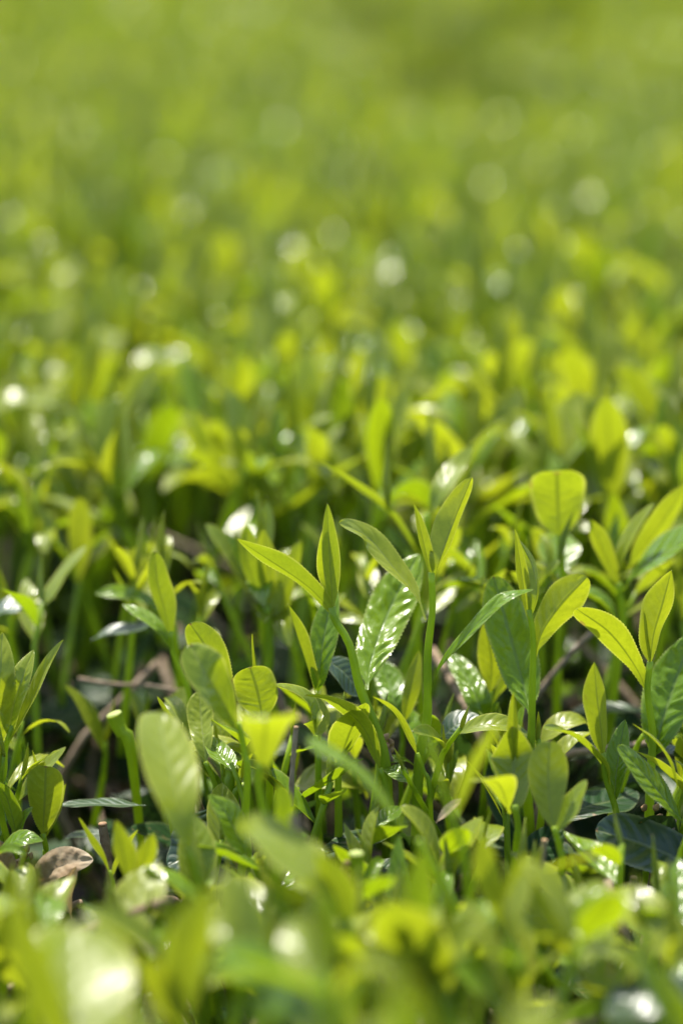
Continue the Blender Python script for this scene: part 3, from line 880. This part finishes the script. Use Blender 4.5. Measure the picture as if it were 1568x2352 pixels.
def twig(label, D, pts, r0, r1, name='twig', mat=None, cut=True, cat='twig', flare=1.0, group=None):
    pp = [P(q[0], q[1], D, q[2] if len(q) > 2 else 0) for q in pts]
    if mat:
        pp = [pp[0] + Vector((.003, .006, -.045))] + pp
    e = thing(name, label, cat, pp[0], group)
    px = PX * D
    bark = mat or M_BARK
    prof = [r0 * px, (r0 * .6 + r1 * .4) * px, r1 * .9 * px, r1 * px, r1 * px * flare]
    link_part('stem' if mat else 'bark', tube_geo(pp, prof, 20, 11, rag=.22 if not mat else .03, cap=False, seed=int(r0 * 10)), bark, e)
    # cut face, a hair past the end
    a, b = pp[-2], pp[-1]
    d = (b - a).normalized()
    link_part('cut_end', tube_geo([b - d * .0004, b + d * .0002], [r1 * px * flare * 1.02, r1 * px * flare * .9], 3, 11), M_CUT if mat else M_SCALE, e)
    return e


twig('broken brown twig standing at the lower left', F - .012, [(262, 2060), (250, 1990), (236, 1892)], 9, 11)
twig('bare brown twig slanting behind the pale toothed leaf', F - .01, [(610, 2080), (560, 2000), (500, 1925), (470, 1880), (440, 1790)], 10, 7)
twig('thin brown twig lying across the left gap', F + .065, [(180, 1560), (260, 1572), (340, 1575), (420, 1590)], 6, 5)
twig('pale brown twig low at the lower left', F - .07, [(520, 2200), (440, 2140), (370, 2090), (330, 2060)], 9, 8)
twig('upright brown twig below the centre stem', F - .02, [(668, 1850), (672, 1760), (680, 1670)], 7, 6)
twig('short brown twig standing right of the bottom centre', F - .05, [(1230, 2080), (1240, 2010), (1250, 1930)], 9, 7)
twig('brown twig stump below the right mature leaf', F - .03, [(1440, 2110), (1448, 2060), (1455, 2015)], 9, 9)
twig('blurred brown twig behind the right gap', F + .06, [(1160, 1700), (1260, 1560), (1330, 1480), (1400, 1420)], 9, 7)
STUB = 'plucked green stem stubs'
twig('plucked green stem stub with flared pale cut top in the left gap', F + .02, [(300, 1720), (278, 1680), (262, 1640)], 8, 12, 'stem_stub', M_STEM, cat='stem stub', flare=1.6, group=STUB)
twig('small plucked stem stub left of the centre shoot, pale cut top', F - .004, [(528, 1830), (530, 1790), (534, 1762)], 7, 10, 'stem_stub', M_STEM, cat='stem stub', flare=1.6, group=STUB)
twig('blurred plucked stem stub below the centre, round pale top', F - .06, [(825, 2060), (820, 2000), (818, 1960)], 9, 12, 'stem_stub', M_STEM, cat='stem stub', flare=1.5, group=STUB)
twig('curled pale stem stub right of the small glossy leaf', F - .006, [(545, 1870), (540, 1830), (548, 1806), (560, 1806)], 7, 8, 'stem_stub', M_STEM, cat='stem stub', flare=1.2, group=STUB)

mature('torn pale brown dry leaf at the lower left', F - .02, [(70, 2080), (110, 2010), (150, 1985), (215, 1975)], 80, (.2, .8, .9), f=.3, name='dry_leaf', mat=M_DRY, cat='dry leaf', q=1.8)
mature('curled whitish dry leaf scrap under the torn one', F - .03, [(165, 2110), (150, 2050), (175, 1990)], 36, (.5, .4, .9), f=.6, name='dry_leaf', mat=M_DRY, cat='dry leaf', q=1.5)
mature('shredded pale dry leaf at the left edge', F - .015, [(30, 2050), (10, 1980), (-8, 1930)], 50, (.5, .3, .9), f=.5, name='dry_leaf', mat=M_DRY, cat='dry leaf', q=1.8)
mature('dry leaf scrap below the middle shoots', F - .03, [(1000, 1890), (1030, 1860), (1060, 1835)], 30, (0, .9, .7), f=.4, name='dry_leaf', mat=M_DRY, cat='dry leaf')
mature('blurred brown dry leaf near the bottom left', F - .10, [(360, 2200), (320, 2150), (270, 2120)], 60, (0, 1, .6), f=.3, name='dry_leaf', mat=M_DRY, cat='dry leaf', hi=False)


def bud_cluster(label, x, y, D, n, spread, sz):
    c = P(x, y, D)
    e = thing('bud_cluster', label, 'bud cluster', c)
    rr = random.Random(int(x))
    link_part('twig', tube_geo([c + Vector((0, 0, -.03)), c + Vector((.002, 0, -.01)), c], [.0014, .0012, .0008], 8, 8, rag=.2), M_BARK, e)
    for i in range(n):
        a = c + Vector((rr.uniform(-1, 1) * spread, rr.uniform(-1, 1) * spread * .6, rr.uniform(-1.5, 1) * spread))
        d = Vector((rr.uniform(-1, 1), rr.uniform(-.8, .3), rr.uniform(.3, 1.4))).normalized() * sz
        link_part('bud_scale', tube_geo([a, a + d * .5, a + d], [sz * .22, sz * .40, sz * .30, sz * .04], 7, 7, rag=.1, seed=i), M_SCALE, e)


bud_cluster('cluster of tiny brown scale buds at the lower left edge', 42, 1975, F - .012, 11, .0028, .0022)
bud_cluster('tiny brown buds low beside the leaning stem', 888, 1720, F + .004, 8, .0025, .0022)
bud_cluster('brown scale buds at the foot of the right edge shoot', 1488, 1880, F - .012, 7, .0025, .0022)
bud_cluster('soft brown scale buds left of the bottom centre', 800, 2010, F - .06, 8, .003, .0025)

# ------------------------------------------------------------------ the many shoots
GAPS = [  # view x, y, radius px, strength: places where the photograph looks down into the bush
    (500, 1330, 80, .85), (420, 1250, 60, .6), (240, 1500, 110, .9), (280, 1620, 130, 1.), (180, 1730, 110, .9), (1400, 1530, 110, .95),
    (1330, 1440, 60, .8), (1310, 1640, 80, .9), (560, 1270, 60, .8), (740, 1240, 50, .6), (1180, 1130, 60, .7), (1100, 1100, 50, .6), (340, 1180, 60, .6),
    (330, 1830, 80, .8), (60, 1620, 50, .5), (1440, 1880, 60, .6), (780, 1460, 50, .5), (900, 2200, 60, .6), (440, 1900, 70, .7), (1430, 2060, 80, .8)]


KEEP = [(1290, 1700, 1800, 2700, .615), (120, 330, 1640, 1960, .60), (330, 520, 1750, 2010, .59), (40, 240, 1850, 2050, .585)]   # x, x, y, y, depth: kept open before things seen whole


def gapness(x, y):
    g = 0
    for gx, gy, gr, st in GAPS:
        q = ((x - gx) ** 2 + (y - gy) ** 2) / gr ** 2
        g = max(g, st * math.exp(-q * q * .7))
    return g


def canopy_pt(xy):
    return Vector((xy[0], xy[1], canopy(*xy)))


rs = random.Random(5)
cand = []
y = 0.30
while y < 7.8:
    sp = (0.0140 if y < .64 else 0.0168) if y < 1.5 else (0.0200 if y < 3 else 0.030)
    hw = 0.20 * y + 0.12 if y < 3 else 0.22 * y + 0.1
    nx = int(2 * hw / sp)
    for i in range(nx):
        x = -hw + (i + rs.random()) * sp
        yy = y + rs.uniform(-.5, .5) * sp
        cand.append((x, yy))
    y += sp

near_ind, stuff_pts = [], []
for x, yy in cand:
    p = canopy_pt((x, yy))
    tip = p + Vector((0, 0, .04))
    u, v, d = pix(tip)
    bu, bv, bd = pix(p)
    g = max(gapness(bu, bv - 60), .99 * hollow(x, yy) ** .45)
    if rs.random() < g:
        continue
    small = False
    sc = rs.uniform(.78, 1.2)
    if yy < 0.70:
        # the stretch of the singled-out shoots: only low growth between them
        if any(a < bu < b and c < v < d_ and bd < e_ for a, b, c, d_, e_ in KEEP):
            continue
        if yy > 0.63:
            if rs.random() < .12:
                continue
            sc *= .8
        else:
            small = rs.random() < .6
            sc *= (rs.uniform(.75, 1.0) if small else rs.uniform(.6, .8)) * (1.0 if bd > .55 else 1.35)
            lim = 1500 if bd > .60 else (1600 if bd > .585 else (1720 if bd > .56 else (1790 if bd > .52 else 1860)))
            if bd < .475 and rs.random() < .8:
                continue
            for _ in range(14):
                tv = pix(p + Vector((0, 0, (.035 if small else .055) * sc)))[1]
                if tv > lim:
                    break
                p.z -= .006
            if p.z < canopy(x, yy) - (.03 if yy > .54 else .075):
                continue
    elif yy < .8 and rs.random() < .25:
        continue
    if yy > .70:
        sc *= (1.42 + .18 * min(1, max(0, (yy - .75) / .3))) if yy < 3 else 1.85
    dens = 0.5 + 0.5 * math.sin(x * 31 + 2 * math.sin(yy * 17)) * math.sin(yy * 23 + x * 7)
    if .75 < yy < 1.6 and rs.random() < .22 * dens:
        continue
    rot = (rs.gauss(0, .2), rs.gauss(0, .2), rs.uniform(0, 6.28))
    k = rs.randrange(16, 22) if small else rs.randrange(16)
    infr = -60 < u < 1630 and -50 < v < 2420
    size = sc * (0.6 if small else 1) / d * (1 if infr else 0)
    if infr and v < 200 + 0 and False:
        size = 0
    (near_ind if infr else stuff_pts).append((size, p, rot, sc, k, u, v, d))
near_ind.sort(key=lambda q: -q[0])
NIND = 300 - len(HERO_FOOT) + 40
stuff_pts += near_ind[NIND:]
near_ind = near_ind[:NIND]


MARKS = [(10, 'left edge shoot'), (105, 'round backlit leaf'), (230, 'left gap'), (357, 'plump pointed bud'), (470, 'clustered pair of leaves'),
         (600, 'long left-pointing leaf'), (751, 'central spear bud'), (890, 'blistered glossy leaf'), (1010, 'twin-tipped slender shoot'),
         (1120, 'arching green leaf'), (1210, 'split bud'), (1300, 'notched leaf'), (1420, 'spreading right shoot'), (1540, 'folded bud at right')]


def where(k, u, v, d):
    mark = min(MARKS, key=lambda q: abs(q[0] - u))[1]
    nl = sum(1 for nm, _ in KINDS[k] if nm == 'leaf')
    num = {1: 'one-leaved', 2: 'two-leaved', 3: 'three-leaved', 4: 'four-leaved', 5: 'five-leaved'}[nl]
    if d < .50:
        row, grp = 'very blurred %s sprig low before the %s', 'blurred tea sprigs close to the viewer'
    elif d < .57:
        row, grp = 'low blurred %s sprig just before the %s', 'low tea sprigs before the sharp shoots'
    elif d < .63:
        row, grp = 'low %s tea sprig at the foot of the %s', 'low tea sprigs among the sharp shoots'
    elif d < .68:
        row, grp = '%s tea shoot close behind the %s', 'tea shoots close behind the sharp ones'
    elif d < .73:
        row, grp = 'soft %s tea shoot a little behind the %s', 'soft tea shoots behind the sharp ones'
    elif d < .80:
        row, grp = 'blurred %s tea shoot well behind the %s', 'blurred tea shoots in the crowded bush top'
    else:
        row, grp = 'very soft %s tea shoot far behind the %s', 'blurred tea shoots in the crowded bush top'
    return row % (num, mark), grp


for size, p, rot, sc, k, u, v, d in near_ind:
    lab, grp = where(k, u, v, d)
    place_kind(k, p, rot, sc, lab, grp)
print('individual shoots', len(near_ind), 'scattered', len(stuff_pts))

joined = [join_kind(make_shoot_geo(100 + s, s >= 16, nu=11, nv=5), 'tea_shoot_kind') for s in range(22)]
instancer('tea_shoots_mass', joined, [q[1] for q in stuff_pts], [q[2] for q in stuff_pts], [q[3] for q in stuff_pts], [q[4] for q in stuff_pts],
          'dense blurred mass of bright green tea shoots filling the field behind', 'tea foliage')


# ------------------------------------------------------------------ inside of the bush: old leaves and twigs
def old_leaf_geo(seed):
    r = random.Random(seed)
    L = r.uniform(.028, .042)
    d = r.uniform(-.25, .15)
    pts = [Vector((0, 0, 0)), Vector((L * .33, 0, L * .05)), Vector((L * .7, 0, L * d * .5)), Vector((L, 0, L * d * 1.2))]
    return leaf_geo(pts, (0, 0, 1), L * r.uniform(.36, .44), fold=r.uniform(.05, .5), quilt=.3, nu=16, nv=7, wave=r.uniform(.2, .8), seed=seed, shape=(.7, .6))


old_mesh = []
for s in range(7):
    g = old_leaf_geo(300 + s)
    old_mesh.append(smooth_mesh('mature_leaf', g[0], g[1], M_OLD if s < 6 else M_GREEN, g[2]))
twig_mesh = []
for s in range(5):
    r_ = random.Random(40 + s)
    pts = [Vector((0, 0, -.10)), Vector((r_.uniform(-.02, .02), r_.uniform(-.02, .02), -.05)), Vector((r_.uniform(-.02, .02), r_.uniform(-.02, .02), 0)), Vector((r_.uniform(-.03, .03), r_.uniform(-.03, .03), .03))]
    g = tube_geo(pts, [.0019, .0016, .0013, .0010], 12, 7, rag=.25, seed=s)
    twig_mesh.append(smooth_mesh('twig', g[0], g[1], M_BARK, g[2]))

# branches with mature leaves that show in the gaps: things of their own
branch_spots = []
tries = 0
while len(branch_spots) < 46 and tries < 20000:
    tries += 1
    yy = rs.uniform(.40, .95)
    x = rs.uniform(-.16, .16) * (yy / .6)
    q = canopy_pt((x, yy))
    u, v, d = pix(q)
    if not (-40 < u < 1610 and 1100 < v < 2400):
        continue
    if all((a - x) ** 2 + (b - yy) ** 2 > .016 ** 2 for a, b in branch_spots):
        branch_spots.append((x, yy))
for x, yy in branch_spots:
    q = canopy_pt((x, yy)) + Vector((0, 0, (rs.uniform(-.055, -.025) if yy > .62 else rs.uniform(-.085, -.055))))
    u, v, d = pix(q)
    col = 'left' if u < 420 else ('centre left' if u < 784 else ('centre right' if u < 1150 else 'right'))
    dep = 'before the sharp shoots' if d < .55 else ('under the sharp shoots' if d < .66 else 'behind the sharp shoots')
    e = thing('tea_branch', 'woody tea branch with dark mature leaves %s at %s' % (dep, col), 'tea branch', q, 'woody branches with mature leaves inside the bush')
    e.rotation_euler = (rs.gauss(0, .25), rs.gauss(0, .25), rs.uniform(0, 6.28))
    c = bpy.data.objects.new('twig', rs.choice(twig_mesh))
    COL.objects.link(c)
    c.parent = e
    a = rs.uniform(0, 6.28)
    for k in range(rs.choice([2, 3, 4])):
        c = bpy.data.objects.new('mature_leaf', rs.choice(old_mesh))
        COL.objects.link(c)
        c.parent = e
        c.location = (0, 0, -.03 + k * .011)
        c.rotation_euler = (rs.gauss(0, .3), rs.uniform(-.6, .25), a)
        a += 2.3
        s_ = rs.uniform(.7, 1.05)
        c.scale = (s_, s_, s_)

pts, rots, scs, idx = [], [], [], []
y = .28
while y < 7.8:
    sp = .0165 if y < 1.2 else (.024 if y < 3 else .045)
    hw = .20 * y + .14 if y < 3 else .22 * y + .1
    for i in range(int(2 * hw / sp)):
        x = -hw + (i + rs.random()) * sp
        yy = y + rs.uniform(-.5, .5) * sp
        for lay in range(2):
            z = canopy(x, yy) - rs.uniform(.012, .05) - lay * .05
            if y < .9:
                z -= .018 if y > .56 else .05
            pts.append((x + rs.uniform(-.01, .01), yy, z))
            rots.append((rs.gauss(0, .5), rs.gauss(-.1, .5), rs.uniform(0, 6.28)))
            scs.append(rs.uniform(.6, 1.1) * (1.6 if y > 3 else 1))
            idx.append(rs.randrange(7))
    y += sp
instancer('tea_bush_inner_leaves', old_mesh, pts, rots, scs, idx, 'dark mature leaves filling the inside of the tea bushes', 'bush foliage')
pts, rots, scs, idx = [], [], [], []
for i in range(200):
    yy = rs.uniform(.3, 1.6)
    x = rs.uniform(-1, 1) * (.2 * yy + .12)
    pts.append((x, yy, canopy(x, yy) - rs.uniform(.035, .07)))
    rots.append((rs.gauss(0, .5), rs.gauss(0, .5), rs.uniform(0, 6.28)))
    scs.append(rs.uniform(.6, 1.3))
    idx.append(rs.randrange(5))
instancer('tea_bush_inner_twigs', twig_mesh, pts, rots, scs, idx, 'tangle of brown woody twigs inside the tea bushes', 'bush twigs')
